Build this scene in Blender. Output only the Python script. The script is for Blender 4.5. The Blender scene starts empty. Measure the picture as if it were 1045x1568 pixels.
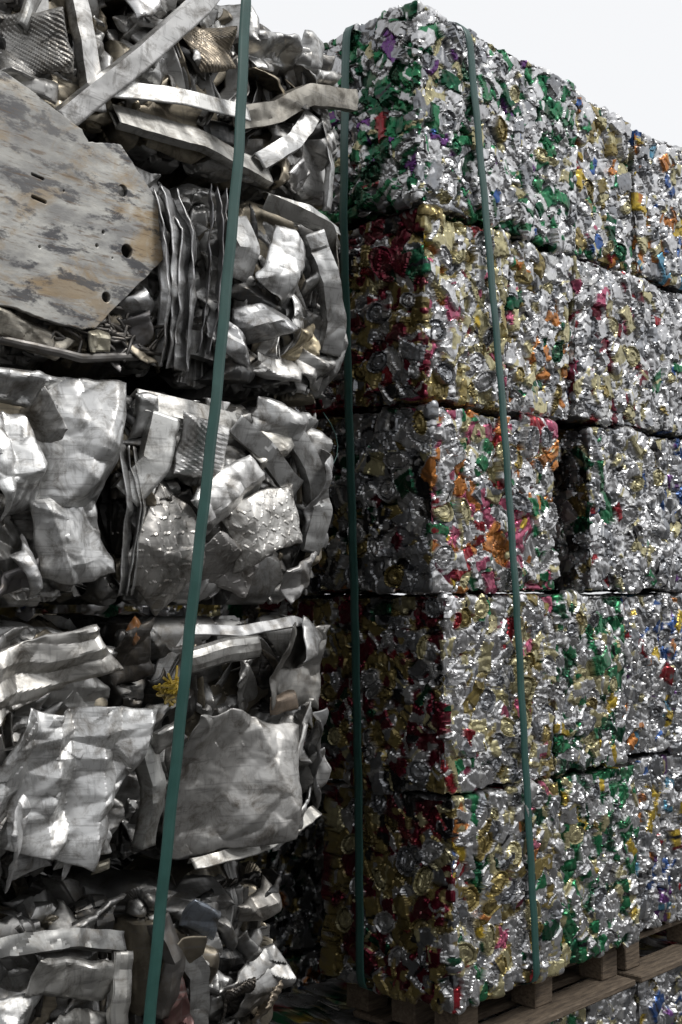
import bpy, math, random, bmesh
import numpy as np
from mathutils import Vector, Matrix
random.seed(7)
ZC=2.05   # eye height above ground
# ------------------------------------------------------------------ noise
U=np.uint32
def mix(h):
    h=h^(h>>U(15)); h=h*U(0x2c1b3c6d); h=h^(h>>U(12)); h=h*U(0x297a2d39); h=h^(h>>U(15)); return h
def hsh(ix,iy,iz,s):
    h=ix.astype(np.int64).astype(U)*U(73856093)
    h=h^(iy.astype(np.int64).astype(U)*U(19349663))
    h=h^(iz.astype(np.int64).astype(U)*U(83492791))
    h=h^U((s*2654435761)&0xffffffff)
    return mix(h)
def f01(h): return h.astype(np.float32)/np.float32(4294967296.0)
def parts(h):
    return ((h&U(1023)).astype(np.float32)/1023., ((h>>U(10))&U(1023)).astype(np.float32)/1023., ((h>>U(20))&U(1023)).astype(np.float32)/1023.)
def vnoise(P,s=0):
    P=np.asarray(P,dtype=np.float32)
    b=np.floor(P); f=P-b; f=f*f*(3-2*f)
    out=0
    for dx in (0,1):
        wx=f[:,0] if dx else 1-f[:,0]
        for dy in (0,1):
            wy=f[:,1] if dy else 1-f[:,1]
            for dz in (0,1):
                wz=f[:,2] if dz else 1-f[:,2]
                out=out+wx*wy*wz*f01(hsh(b[:,0]+dx,b[:,1]+dy,b[:,2]+dz,s))
    return out
def v3(P,s=0):
    return np.stack([vnoise(P,s),vnoise(P,s+101),vnoise(P,s+202)],1)-0.5
def env(P,s,cell,g=1.2,k=1.6,planar=False):
    Q=(P/cell).astype(np.float32); b=np.floor(Q)
    best=np.full(len(Q),-1e9,np.float32); sec=np.full(len(Q),-1e9,np.float32); bid=np.zeros(len(Q),U)
    for dx in (-1,0,1):
        for dy in (-1,0,1):
            for dz in (-1,0,1):
                c0=b[:,0]+dx;c1=b[:,1]+dy;c2=b[:,2]+dz
                h=hsh(c0,c1,c2,s); j=parts(h); h2=mix(h+U(77)); q=parts(h2); rh=f01(mix(h2+U(5)))
                d0=Q[:,0]-c0-j[0]; d1=Q[:,1]-c1-j[1]; d2=Q[:,2]-c2-j[2]
                fall=k*.9*(np.abs(d0+.35*d2)+np.abs(d1)+np.abs(d2-.35*d0)) if planar else k*(d0*d0+d1*d1+d2*d2)
                v=rh+g*((q[0]-.5)*d0+(q[1]-.5)*d1+(q[2]-.5)*d2)-fall
                m=v>best
                sec=np.where(m,best,np.maximum(sec,v))
                best=np.where(m,v,best); bid=np.where(m,h,bid)
    return best,bid,best-sec
def env2(P,s,cell,g=1.8,k=1.1):   # thin sheets (2-D neighbourhood): planar facets, crisp creases
    a=s*1.7; ca,sa=math.cos(a),math.sin(a)
    x=P[:,0]*ca-P[:,1]*sa+3.1*s; y=P[:,0]*sa+P[:,1]*ca
    Q0=(x/cell).astype(np.float32);Q1=(y/cell*.8).astype(np.float32); b0=np.floor(Q0);b1=np.floor(Q1); z0=b0*0+s
    best=np.full(len(Q0),-1e9,np.float32); bid=np.zeros(len(Q0),U)
    for dx in (-1,0,1):
        for dy in (-1,0,1):
            c0=b0+dx;c1=b1+dy
            h=hsh(c0,c1,z0,s); j=parts(h); h2=mix(h+U(77)); q=parts(h2); rh=f01(mix(h2+U(5)))
            d0=Q0-c0-j[0]; d1=Q1-c1-j[1]
            an=q[2]*3.14; ca2=np.cos(an); sa2=np.sin(an)
            v=rh*.5+g*((q[0]-.5)*d0+(q[1]-.5)*d1)-k*(np.abs(d0*ca2+d1*sa2)+np.abs(d1*ca2-d0*sa2))
            m=v>best
            best=np.where(m,v,best); bid=np.where(m,h,bid)
    return best+.7,bid
def tri(s): 
    f=s-np.floor(s); return 1-np.abs(2*f-1)
# ------------------------------------------------------------------ mesh helpers
def mk_mesh(name,V,F,C=None,mat=None,smooth=False,parent=None,sharp=32):
    me=bpy.data.meshes.new(name)
    V=np.ascontiguousarray(V,dtype=np.float32); F=np.ascontiguousarray(F,dtype=np.int32)
    me.vertices.add(len(V)); me.vertices.foreach_set('co',V.ravel())
    me.loops.add(F.size); me.loops.foreach_set('vertex_index',F.ravel())
    me.polygons.add(len(F)); me.polygons.foreach_set('loop_start',np.arange(0,F.size,F.shape[1],dtype=np.int32))
    me.update(calc_edges=True)
    if C is not None:
        a=me.color_attributes.new(name='Col',type='FLOAT_COLOR',domain='POINT')
        cc=np.ones((len(V),4),np.float32); cc[:,:C.shape[1]]=C
        a.data.foreach_set('color',cc.ravel())
    me.polygons.foreach_set('use_smooth',np.full(len(F),smooth,dtype=bool))
    if smooth: me.set_sharp_from_angle(angle=math.radians(sharp))
    ob=bpy.data.objects.new(name,me); bpy.context.collection.objects.link(ob)
    if mat: me.materials.append(mat)
    if parent: ob.parent=parent
    return ob
def gridF(n,m,o=0):
    i=np.arange(n-1)[:,None]*m+np.arange(m-1)[None,:]; i=i.ravel()+o
    return np.stack([i,i+m,i+m+1,i+1],1)
# ------------------------------------------------------------------ materials
def newmat(n):
    m=bpy.data.materials.new(n); m.use_nodes=True
    nt=m.node_tree; return m,nt,nt.nodes['Principled BSDF']
def metal(name,metallic,r0,r1,bump,bscale,dirt=0.0,noise_scale=9,scratch=0.0,dcol=(.13,.115,.095,1)):
    m,nt,p=newmat(name); N=nt.nodes; L=nt.links
    a=N.new('ShaderNodeVertexColor'); a.layer_name='Col'
    tc=N.new('ShaderNodeTexCoord')
    n=N.new('ShaderNodeTexNoise'); n.inputs['Scale'].default_value=noise_scale; n.inputs['Detail'].default_value=8; n.inputs['Roughness'].default_value=.65
    L.new(tc.outputs['Object'],n.inputs['Vector'])
    mr=N.new('ShaderNodeMapRange'); mr.inputs[1].default_value=.35; mr.inputs[2].default_value=.7; mr.inputs[3].default_value=r0; mr.inputs[4].default_value=r1
    L.new(n.outputs['Fac'],mr.inputs[0]); L.new(mr.outputs[0],p.inputs['Roughness'])
    n3=N.new('ShaderNodeTexNoise'); n3.inputs['Scale'].default_value=noise_scale*2.7; n3.inputs['Detail'].default_value=12; n3.inputs['Roughness'].default_value=.75; n3.inputs['Distortion'].default_value=.6
    L.new(tc.outputs['Object'],n3.inputs['Vector'])
    cr=N.new('ShaderNodeMapRange'); cr.inputs[1].default_value=.48; cr.inputs[2].default_value=.66; cr.inputs[3].default_value=0; cr.inputs[4].default_value=dirt
    L.new(n3.outputs['Fac'],cr.inputs[0])
    mx=N.new('ShaderNodeMixRGB'); mx.inputs[2].default_value=dcol
    L.new(cr.outputs[0],mx.inputs[0]); L.new(a.outputs['Color'],mx.inputs[1])
    last=mx
    if scratch:
        for rot,sc_,amt in (((.3,.5,.2),(10,10,120),scratch),((.1,-.9,.4),(120,10,14),scratch*.7)):
            mp=N.new('ShaderNodeMapping'); mp.inputs['Scale'].default_value=sc_; mp.inputs['Rotation'].default_value=rot
            n4=N.new('ShaderNodeTexNoise'); n4.inputs['Scale'].default_value=1.0; n4.inputs['Detail'].default_value=6; n4.inputs['Roughness'].default_value=.6
            L.new(tc.outputs['Object'],mp.inputs[0]); L.new(mp.outputs[0],n4.inputs['Vector'])
            c4=N.new('ShaderNodeMapRange'); c4.inputs[1].default_value=.56; c4.inputs[2].default_value=.64; c4.inputs[4].default_value=amt
            L.new(n4.outputs['Fac'],c4.inputs[0])
            m4=N.new('ShaderNodeMixRGB'); m4.inputs[2].default_value=(.18,.175,.17,1)
            L.new(c4.outputs[0],m4.inputs[0]); L.new(last.outputs[0],m4.inputs[1]); last=m4
    L.new(last.outputs[0],p.inputs['Base Color'])
    mm=N.new('ShaderNodeMath'); mm.operation='MULTIPLY'; mm.inputs[1].default_value=metallic
    L.new(a.outputs['Alpha'],mm.inputs[0]); L.new(mm.outputs[0],p.inputs['Metallic'])
    n2=N.new('ShaderNodeTexNoise'); n2.inputs['Scale'].default_value=bscale; n2.inputs['Detail'].default_value=5
    L.new(tc.outputs['Object'],n2.inputs['Vector'])
    b=N.new('ShaderNodeBump'); b.inputs['Strength'].default_value=bump; b.inputs['Distance'].default_value=.003
    L.new(n2.outputs['Fac'],b.inputs['Height']); L.new(b.outputs[0],p.inputs['Normal'])
    return m
M_can=metal('crushed_can_metal',.86,.24,.42,.15,110,.55)
M_scrap=metal('scrap_aluminium',.86,.34,.56,.14,80,.88,6,.45,(.12,.102,.08,1))
def simple(name,col,rough,noise=.0,scale=20,stretch=(1,1,1),col2=None,bump=0,metallic=0):
    m,nt,p=newmat(name); N=nt.nodes;L=nt.links
    p.inputs['Roughness'].default_value=rough; p.inputs['Metallic'].default_value=metallic
    tc=N.new('ShaderNodeTexCoord'); mp=N.new('ShaderNodeMapping'); mp.inputs['Scale'].default_value=stretch
    n=N.new('ShaderNodeTexNoise'); n.inputs['Scale'].default_value=scale; n.inputs['Detail'].default_value=9; n.inputs['Roughness'].default_value=.65
    L.new(tc.outputs['Object'],mp.inputs[0]); L.new(mp.outputs[0],n.inputs['Vector'])
    r=N.new('ShaderNodeValToRGB'); r.color_ramp.elements[0].position=.35; r.color_ramp.elements[1].position=.68
    r.color_ramp.elements[0].color=(*col,1); r.color_ramp.elements[1].color=(*(col2 or col),1)
    L.new(n.outputs['Fac'],r.inputs[0]); L.new(r.outputs[0],p.inputs['Base Color'])
    if bump:
        b=N.new('ShaderNodeBump'); b.inputs['Strength'].default_value=bump; b.inputs['Distance'].default_value=.01
        L.new(n.outputs['Fac'],b.inputs['Height']); L.new(b.outputs[0],p.inputs['Normal'])
    return m,nt
M_strap,_=simple('green_strapping_plastic',(.020,.068,.058),.40,scale=14,col2=(.030,.092,.080),bump=.05)
M_wood,_=simple('weathered_pallet_wood',(.06,.043,.03),.85,scale=14,stretch=(1,6,8),col2=(.19,.145,.10),bump=.4)
M_ground,_=simple('asphalt',(.035,.035,.036),.9,scale=30,col2=(.07,.068,.065),bump=.3)
M_conc,_=simple('added_wall_concrete',(.15,.145,.14),.9,scale=2,col2=(.25,.24,.23),bump=.3)  # for the added wall behind the camera
def plate_mat():
    m,nt,p=newmat('stained_plate'); N=nt.nodes;L=nt.links
    tc=N.new('ShaderNodeTexCoord')
    def ns(scale,st,d=9,r=.65,off=0,dist=0):
        mp=N.new('ShaderNodeMapping'); mp.inputs['Scale'].default_value=st; mp.inputs['Location'].default_value=(off,off,off); mp.inputs['Rotation'].default_value=(0,0,.16)
        n=N.new('ShaderNodeTexNoise'); n.inputs['Scale'].default_value=scale; n.inputs['Detail'].default_value=d; n.inputs['Roughness'].default_value=r; n.inputs['Distortion'].default_value=dist
        L.new(tc.outputs['Object'],mp.inputs[0]); L.new(mp.outputs[0],n.inputs['Vector']); return n
    n1=ns(7,(1,3.0,1)); n2=ns(8,(1,2.6,1),off=3,dist=.2,d=14,r=.72); n3=ns(4.5,(1,2.2,1),off=8,dist=.6,r=.7); n4=ns(14,(1,8,1),off=5,dist=.2,r=.7); n5=ns(5,(1,1.3,1),off=1,r=.7); n6=ns(2.4,(1,1.2,1),off=11,r=.6)
    def mixc(a,fac,lo,hi,col,amt=1):
        mr=N.new('ShaderNodeMapRange'); mr.inputs[1].default_value=lo; mr.inputs[2].default_value=hi; mr.inputs[4].default_value=amt
        L.new(fac.outputs['Fac'],mr.inputs[0]); mx=N.new('ShaderNodeMixRGB'); L.new(mr.outputs[0],mx.inputs[0])
        if isinstance(a,tuple): mx.inputs[1].default_value=a
        else: L.new(a.outputs[0],mx.inputs[1])
        mx.inputs[2].default_value=col; return mx
    c=mixc((.62,.61,.565,1),n1,.40,.60,(.30,.295,.285,1))
    c=mixc(c,n3,.50,.60,(.40,.27,.12,1),.7)
    c=mixc(c,n5,.54,.64,(.54,.535,.51,1),.6)
    c=mixc(c,n2,.52,.585,(.07,.07,.078,1),.9)
    c=mixc(c,n6,.48,.66,(.24,.235,.225,1),.6)
    c=mixc(c,n4,.56,.64,(.17,.115,.07,1),.7)
    L.new(c.outputs[0],p.inputs['Base Color']); p.inputs['Metallic'].default_value=.5; p.inputs['Roughness'].default_value=.46
    b=N.new('ShaderNodeBump'); b.inputs['Strength'].default_value=.3; b.inputs['Distance'].default_value=.004
    L.new(n2.outputs['Fac'],b.inputs['Height']); L.new(b.outputs[0],p.inputs['Normal'])
    return m
M_plate=plate_mat()
# ------------------------------------------------------------------ palettes
S=(.67,.67,.68); G=(.025,.19,.08); DG=(.012,.09,.045); R=(.31,.02,.03); MR=(.17,.014,.032); PK=(.46,.10,.18)
GO=(.30,.235,.085); PG=(.54,.49,.28); Y=(.56,.40,.05); O=(.52,.20,.05); B=(.035,.10,.30); CY=(.10,.30,.44); PU=(.14,.045,.20); K=(.03,.03,.035); W=(.74,.74,.73); DS=(.32,.33,.35)
PAL={
'green':[(S,22),(DS,12),(G,30),(DG,30),(W,2),(PG,4),(PU,2),(R,1)],
'greensil':[(S,44),(DS,16),(G,14),(DG,13),(W,4),(PG,7),(PU,2),(B,1)],
'gold':[(S,28),(PG,40),(GO,10),(PK,9),(R,4),(Y,2),(O,3),(W,3)],
'maroon':[(MR,27),(GO,33),(PG,7),(S,8),(DS,14),(R,2),(K,6),(DG,4)],
'mixed':[(S,42),(PG,17),(GO,12),(W,4),(R,3),(G,4),(DG,4),(PK,1.5),(O,2.5),(Y,1.5),(B,1.5),(DS,14)],
'party':[(S,30),(W,6),(O,14),(PK,13),(G,8),(R,6),(PG,14),(Y,2),(DS,6)],
'silver':[(S,56),(DS,22),(W,4),(PG,10),(R,1.5),(G,2),(B,1.5),(K,3)],
'darksil':[(DS,38),(S,18),(K,18),(GO,12),(DG,9),(MR,3),(PG,3),(O,1)],
'pinksil':[(S,48),(PG,26),(PK,5),(W,5),(R,2),(GO,9),(G,1),(DS,8)],
'redsil':[(S,44),(DS,24),(MR,10),(PK,3),(W,4),(PG,12),(R,4)],
'bluesil':[(S,48),(DS,26),(B,5),(CY,1.5),(Y,2),(O,2),(W,4),(R,1.5),(PU,3),(PG,7)],
'greengold':[(S,40),(G,18),(PG,16),(Y,3),(W,4),(DG,13),(DS,8)],
'orangeblue':[(S,46),(O,9),(CY,4),(B,4),(W,6),(R,3),(Y,3),(DS,14),(PG,10)],
}
def pick(pal,r):
    w=np.array([x[1] for x in PAL[pal]],float); c=np.cumsum(w)/w.sum()
    idx=np.minimum(np.searchsorted(c,r),len(w)-1)
    return np.array([x[0] for x in PAL[pal]],np.float32)[idx]
def pick1(pal,r): return pick(pal,np.array([r]))[0]
# ------------------------------------------------------------------ box surface
def box_surface(x0,x1,y0,y1,z0,z1,step,fine_left,rr,ystep=.05):
    xs=np.linspace(x0,x1,max(3,int((x1-x0)/step))); zs=np.linspace(z0,z1,max(3,int((z1-z0)/step)))
    if fine_left: ya=np.arange(y0,min(y1-.05,y0+fine_left),step*1.15)
    else: ya=np.arange(y0,y0+.09,step*1.2)
    ys=np.concatenate([ya,np.linspace(ya[-1]+ystep*.6,y1,max(2,int((y1-ya[-1])/ystep)))])
    Vs=[];Fs=[];o=0
    def add(A,Bv,fn):
        nonlocal o
        a,b=np.meshgrid(A,Bv,indexing='ij'); Vs.append(fn(a.ravel(),b.ravel())); Fs.append(gridF(len(A),len(Bv),o)); o+=a.size
    c=lambda v,a: np.full_like(a,v)
    add(xs,zs,lambda a,b:np.stack([a,c(y0,a),b],1))
    add(ys,zs,lambda a,b:np.stack([c(x0,a),a,b],1))
    add(ys,zs,lambda a,b:np.stack([c(x1,a),a,b],1))
    add(xs,ys,lambda a,b:np.stack([a,b,c(z1,a)],1))
    add(xs,ys,lambda a,b:np.stack([a,b,c(z0,a)],1))
    add(xs[::8],zs[::8],lambda a,b:np.stack([a,c(y1,a),b],1))
    P=np.concatenate(Vs); F=np.concatenate(Fs)
    lo=np.array([x0+rr,y0+rr,z0+rr]); hi=np.array([x1-rr,y1-rr,z1-rr])
    q=np.clip(P,lo,hi); d=P-q; L=np.linalg.norm(d,axis=1,keepdims=True); n=d/np.maximum(L,1e-6)
    P2=q+n*rr
    return P2.astype(np.float32),n.astype(np.float32),F
def can_bale(x0,x1,z0,z1,y0=0.0,depth=.85,pal='mixed',endpal=None,seed=1,step=.0036,fine_left=0,ndisc=14,parent=None,name='crushed_can_bale',dens=1.0,big=1.0):
    z0+=ZC+.003; z1+=ZC-.003
    P,N,F=box_surface(x0,x1,y0,y0+depth,z0,z1,step,fine_left,.010)
    off=np.array([seed*3.17,seed*1.31,seed*2.07],np.float32)
    Q=P+off
    Q=Q+v3(Q*16,seed)*.045+v3(Q*60,seed+3)*.006
    v,i1,gap=env(Q,seed,.074,g=1.6,k=1.0)
    r1=f01(mix(i1+U(11))); r2=f01(mix(i1+U(23))); r3=f01(mix(i1+U(37))); r4=f01(mix(i1+U(51)))
    h=(v-.95)*.007+(r1-.5)*.012
    h=h-.016*np.exp(-(gap/.045))        # tight creases between neighbouring cans
    Q2=Q+np.stack([r1,r2,r3],1)*7
    w,i2,gap2=env(Q2,seed+1,.031,g=2.0,k=1.0,planar=True)
    s1=f01(mix(i2+U(3)))
    h=h+(w-.5)*.0080+(s1-.5)*.002
    low=(vnoise(P*5+off,seed+9)-.5)*.016+(vnoise(P*12+off,seed+19)-.5)*.007
    # colour
    c1=pick(pal,r2); cB=pick(pal,r3)
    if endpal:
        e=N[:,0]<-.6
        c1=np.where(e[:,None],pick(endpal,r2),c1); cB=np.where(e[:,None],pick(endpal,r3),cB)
    m=vnoise(Q2*24,seed+4)>.68
    c=np.where((m&(r4>.4))[:,None],cB,c1)
    m=(vnoise(Q2*np.array([50,50,26]),seed+5)>.78)
    c=np.where(m[:,None],np.array(S),c)
    c=c*(.68+.40*s1[:,None])
    rnd=random.Random(seed)
    def local(cen,nrm,half):
        k=(np.abs(P[:,0]-cen[0])<half)&(np.abs(P[:,1]-cen[1])<half)&(np.abs(P[:,2]-cen[2])<half)
        idx=np.nonzero(k)[0]
        if len(idx)<12: return None
        D=P[idx]-np.array(cen,np.float32)
        dn=D@np.array(nrm,np.float32); ok=np.abs(dn)<.018
        idx=idx[ok]; D=D[ok]
        if len(idx)<12: return None
        if abs(nrm[0])>.5: A,Bv=D[:,1],D[:,2]
        else: A,Bv=D[:,0],D[:,2]
        return idx,A,Bv
    def body(cen,nrm,pl):
        r=local(cen,nrm,.085)
        if r is None: return
        idx,A,Bv=r; th=rnd.uniform(0,3.14)
        a=A*math.cos(th)+Bv*math.sin(th); b=-A*math.sin(th)+Bv*math.cos(th)
        LA=rnd.uniform(.026,.064); LB=rnd.uniform(.012,.036)
        PP=P[idx]+off
        a=a+(vnoise(PP*20,seed+31)-.5)*.026+(vnoise(PP*60,seed+33)-.5)*.011
        b=b+(vnoise(PP*20,seed+35)-.5)*.026+(vnoise(PP*60,seed+37)-.5)*.011
        wd=LB*(1-.2*np.cos(a/LA*3.0)*rnd.uniform(0,1))
        q=np.maximum(np.abs(a)/LA,np.abs(b)/wd)
        k=q<1
        if k.sum()<8: return
        i=idx[k]; a=a[k];b=b[k];wd=wd[k];q=q[k];PP=PP[k]
        nf=rnd.randint(2,5); cre=0
        for _ in range(nf):   # a few crisp dents
            t2=rnd.gauss(0,.7); o_=rnd.uniform(-.8,.8)*LA
            cre=cre+np.minimum(1,np.abs((a*math.cos(t2)+b*math.sin(t2))-o_)/.010)
        cre=cre/nf
        hh=float(np.percentile(h[i],60))+cre*.010+rnd.uniform(-.16,.16)*a+rnd.uniform(-.16,.16)*b
        hh=hh-.007*(q>.90)
        h[i]=hh*.78+h[i]*.22
        col=pick1(pl,rnd.random())*rnd.uniform(.68,1.08)
        cc=np.tile(col,(len(i),1))
        lab=vnoise(PP*30,seed+7+rnd.randint(0,50))
        c2=pick1(pl,rnd.random())
        cc=np.where((lab>.66)[:,None],c2,cc)
        if rnd.random()<.5: cc=np.where((a>LA*.72)[:,None],np.array(S)*.9,cc)
        if rnd.random()<.40:
            o_=rnd.uniform(-.5,.5)*LA; cc=np.where((np.abs(a-o_)<LA*.12)[:,None],np.array(rnd.choice([W,K,W,PG])),cc)
        c[i]=cc
    def disc(cen,nrm,pl):
        r=local(cen,nrm,.07)
        if r is None: return
        idx,A,Bv=r; th=rnd.uniform(0,3.14); R0=rnd.uniform(.024,.042)*big
        a=A*math.cos(th)+Bv*math.sin(th); b=(-A*math.sin(th)+Bv*math.cos(th))/rnd.uniform(.5,1.0)
        PP=P[idx]+off
        a=a+(vnoise(PP*22,seed)-.5)*.020; b=b+(vnoise(PP*30,seed+2)-.5)*.012
        q=np.sqrt(a*a+b*b)/R0; k=q<1
        if rnd.random()<.45: k=k&(b<R0*rnd.uniform(-.1,.6))   # partly folded over
        if k.sum()<8: return
        i=idx[k]; q=q[k]
        am=rnd.uniform(.6,1.1)
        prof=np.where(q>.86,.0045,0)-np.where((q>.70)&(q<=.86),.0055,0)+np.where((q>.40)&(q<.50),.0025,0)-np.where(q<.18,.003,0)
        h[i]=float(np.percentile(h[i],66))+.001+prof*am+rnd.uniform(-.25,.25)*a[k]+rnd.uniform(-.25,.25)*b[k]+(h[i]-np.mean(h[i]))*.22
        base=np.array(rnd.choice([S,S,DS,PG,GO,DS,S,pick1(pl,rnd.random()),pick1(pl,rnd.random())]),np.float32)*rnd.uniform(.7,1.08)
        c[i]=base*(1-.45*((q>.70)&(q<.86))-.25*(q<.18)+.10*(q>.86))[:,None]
    area=(x1-x0)*(z1-z0); nb=int(area*290*dens)
    for j in range(nb): body((rnd.uniform(x0+.01,x1-.01),y0,rnd.uniform(z0+.01,z1-.01)),(0,-1,0),pal)
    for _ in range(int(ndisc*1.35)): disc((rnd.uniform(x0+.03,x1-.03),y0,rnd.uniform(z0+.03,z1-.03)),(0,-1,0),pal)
    if fine_left:
        nb=int(fine_left*.8*(z1-z0)*290)
        for j in range(nb): body((x0,rnd.uniform(y0+.01,y0+fine_left*.8),rnd.uniform(z0+.01,z1-.01)),(-1,0,0),endpal or pal)
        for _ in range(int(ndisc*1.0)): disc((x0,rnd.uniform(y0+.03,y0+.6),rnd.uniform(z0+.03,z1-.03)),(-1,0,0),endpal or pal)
    h=h+low+(vnoise(Q*130,seed)-.5)*.0012
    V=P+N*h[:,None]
    if endpal: c=np.where((N[:,0]<-.6)[:,None],c*.72,c)      # shade of the gap painted into the end-face colour
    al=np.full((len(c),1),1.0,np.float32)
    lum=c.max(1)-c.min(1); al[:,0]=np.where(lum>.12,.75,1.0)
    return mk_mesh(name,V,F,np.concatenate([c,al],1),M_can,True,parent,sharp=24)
# ------------------------------------------------------------------ aluminium scrap bale
def scrap_cols(r,s):
    g=.26+.36*r
    c=np.stack([g,g*.99,g*.965],1)
    c=np.where((s>.86)[:,None],c*np.array([.85,.76,.60]),c)
    c=np.where((s<.18)[:,None],c*.22,c)
    return c
def scrap_bale(x0,x1,z0,z1,y0=.03,depth=.8,seed=1,step=.0036,nshard=46,fine_left=0,dark=1.0,sz=1.0):
    z0+=ZC+.016; z1+=ZC-.016
    P,N,F=box_surface(x0,x1,y0,y0+depth,z0,z1,step,fine_left,.045)
    off=np.array([seed*2.17,seed*1.71,seed*3.07],np.float32)
    Q=P+off; Q=Q+v3(Q*9,seed)*.05
    v,i1,gap=env(Q,seed,.12,g=2.6,k=.7)
    r1=f01(mix(i1+U(11))); r2=f01(mix(i1+U(23))); r3=f01(mix(i1+U(37))); r4=f01(mix(i1+U(51)))
    h=(v-1.2)*.055+(r1-.5)*.050-.03*np.exp(-gap/.05)
    Q2=Q+np.stack([r1,r2,r3],1)*7
    w,i2,_=env(Q2,seed+1,.055,g=2.2,k=.8,planar=True)
    s1=f01(mix(i2+U(3))); s2=f01(mix(i2+U(9)))
    h=h+(w-.6)*.020+(s1-.5)*.016*(r2>.3)
    ang=r4*6.28; dirv=np.stack([np.cos(ang),np.sin(ang)*.3,np.sin(ang)],1); s=(Q2*dirv).sum(1)
    h=h+tri(s/(.018+.02*r3))*.010*(r3>.6)
    h=h+(vnoise(P*4+off,seed+9)-.5)*.03
    h=np.clip(h,-.11,.025)-.018
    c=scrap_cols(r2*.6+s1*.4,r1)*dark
    V=P+N*h[:,None]
    b=mk_mesh('aluminium_scrap_bale',V,F,np.concatenate([c,np.ones((len(c),1))],1),M_scrap,True,None,22)
    pc=Pieces(seed); pc.dark=dark
    rnd=random.Random(seed*7+3)
    for k in range(nshard):
        t=rnd.random()
        if t<.76:
            w_=rnd.uniform(.10,.30)*sz; h_=rnd.uniform(.07,.20)*sz; mg=.05
            cx=rnd.uniform(x0+mg,x1-mg); cz=rnd.uniform(z0+mg,z1-mg)
            pc.sheet((cx,y0-rnd.uniform(-.045,.014),cz),w_,h_,rnd.gauss(0,1.0),rnd.gauss(0,.30),rnd.gauss(0,.28),folds=rnd.randint(2,5),amp=rnd.uniform(.4,1.0),col=None,crum=rnd.uniform(.6,1.6))
        elif t<.92:
            cx=rnd.uniform(x0+.05,x1-.05); cz=rnd.uniform(z0+.06,z1-.06)
            a=rnd.gauss(0,.45) if rnd.random()<.5 else rnd.gauss(1.57,.35); L=rnd.uniform(.10,.24)
            dx=math.cos(a)*L/2; dz=math.sin(a)*L/2; y=y0-rnd.uniform(-.02,.018)
            p=[(cx-dx,y+rnd.uniform(.01,.05),cz-dz),(cx+rnd.gauss(0,.014),y,cz+rnd.gauss(0,.014)),(cx+dx,y+rnd.uniform(.01,.05),cz+dz)]
            pc.ribbon(p,rnd.uniform(.03,.065),prof=rnd.choice(['flat','L','U','box','box']),roll=rnd.gauss(0,.4),dent=.006)
        else:
            cx=rnd.uniform(x0+.08,x1-.08); cz=rnd.uniform(z0+.08,z1-.08)
            a=rnd.gauss(1.57,.35); L=rnd.uniform(.10,.2); n=rnd.randint(2,4)
            dx=math.cos(a)*L/2; dz=math.sin(a)*L/2; y=y0-rnd.uniform(-.01,.015); bx=rnd.gauss(0,.022)
            for q in range(n):
                o=q*rnd.uniform(.009,.018)
                pc.ribbon([(cx-dx+o,y+.02*rnd.random(),cz-dz),(cx+o+bx,y-.006*rnd.random(),cz),(cx+dx+o,y+.02*rnd.random(),cz+dz)],.04,prof='flat',roll=1.0+rnd.gauss(0,.25),dent=.005)
    pc.bounds=(x0,x1,z0,z1)
    pc.finish('pressed_offcuts',b)
    return b
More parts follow.
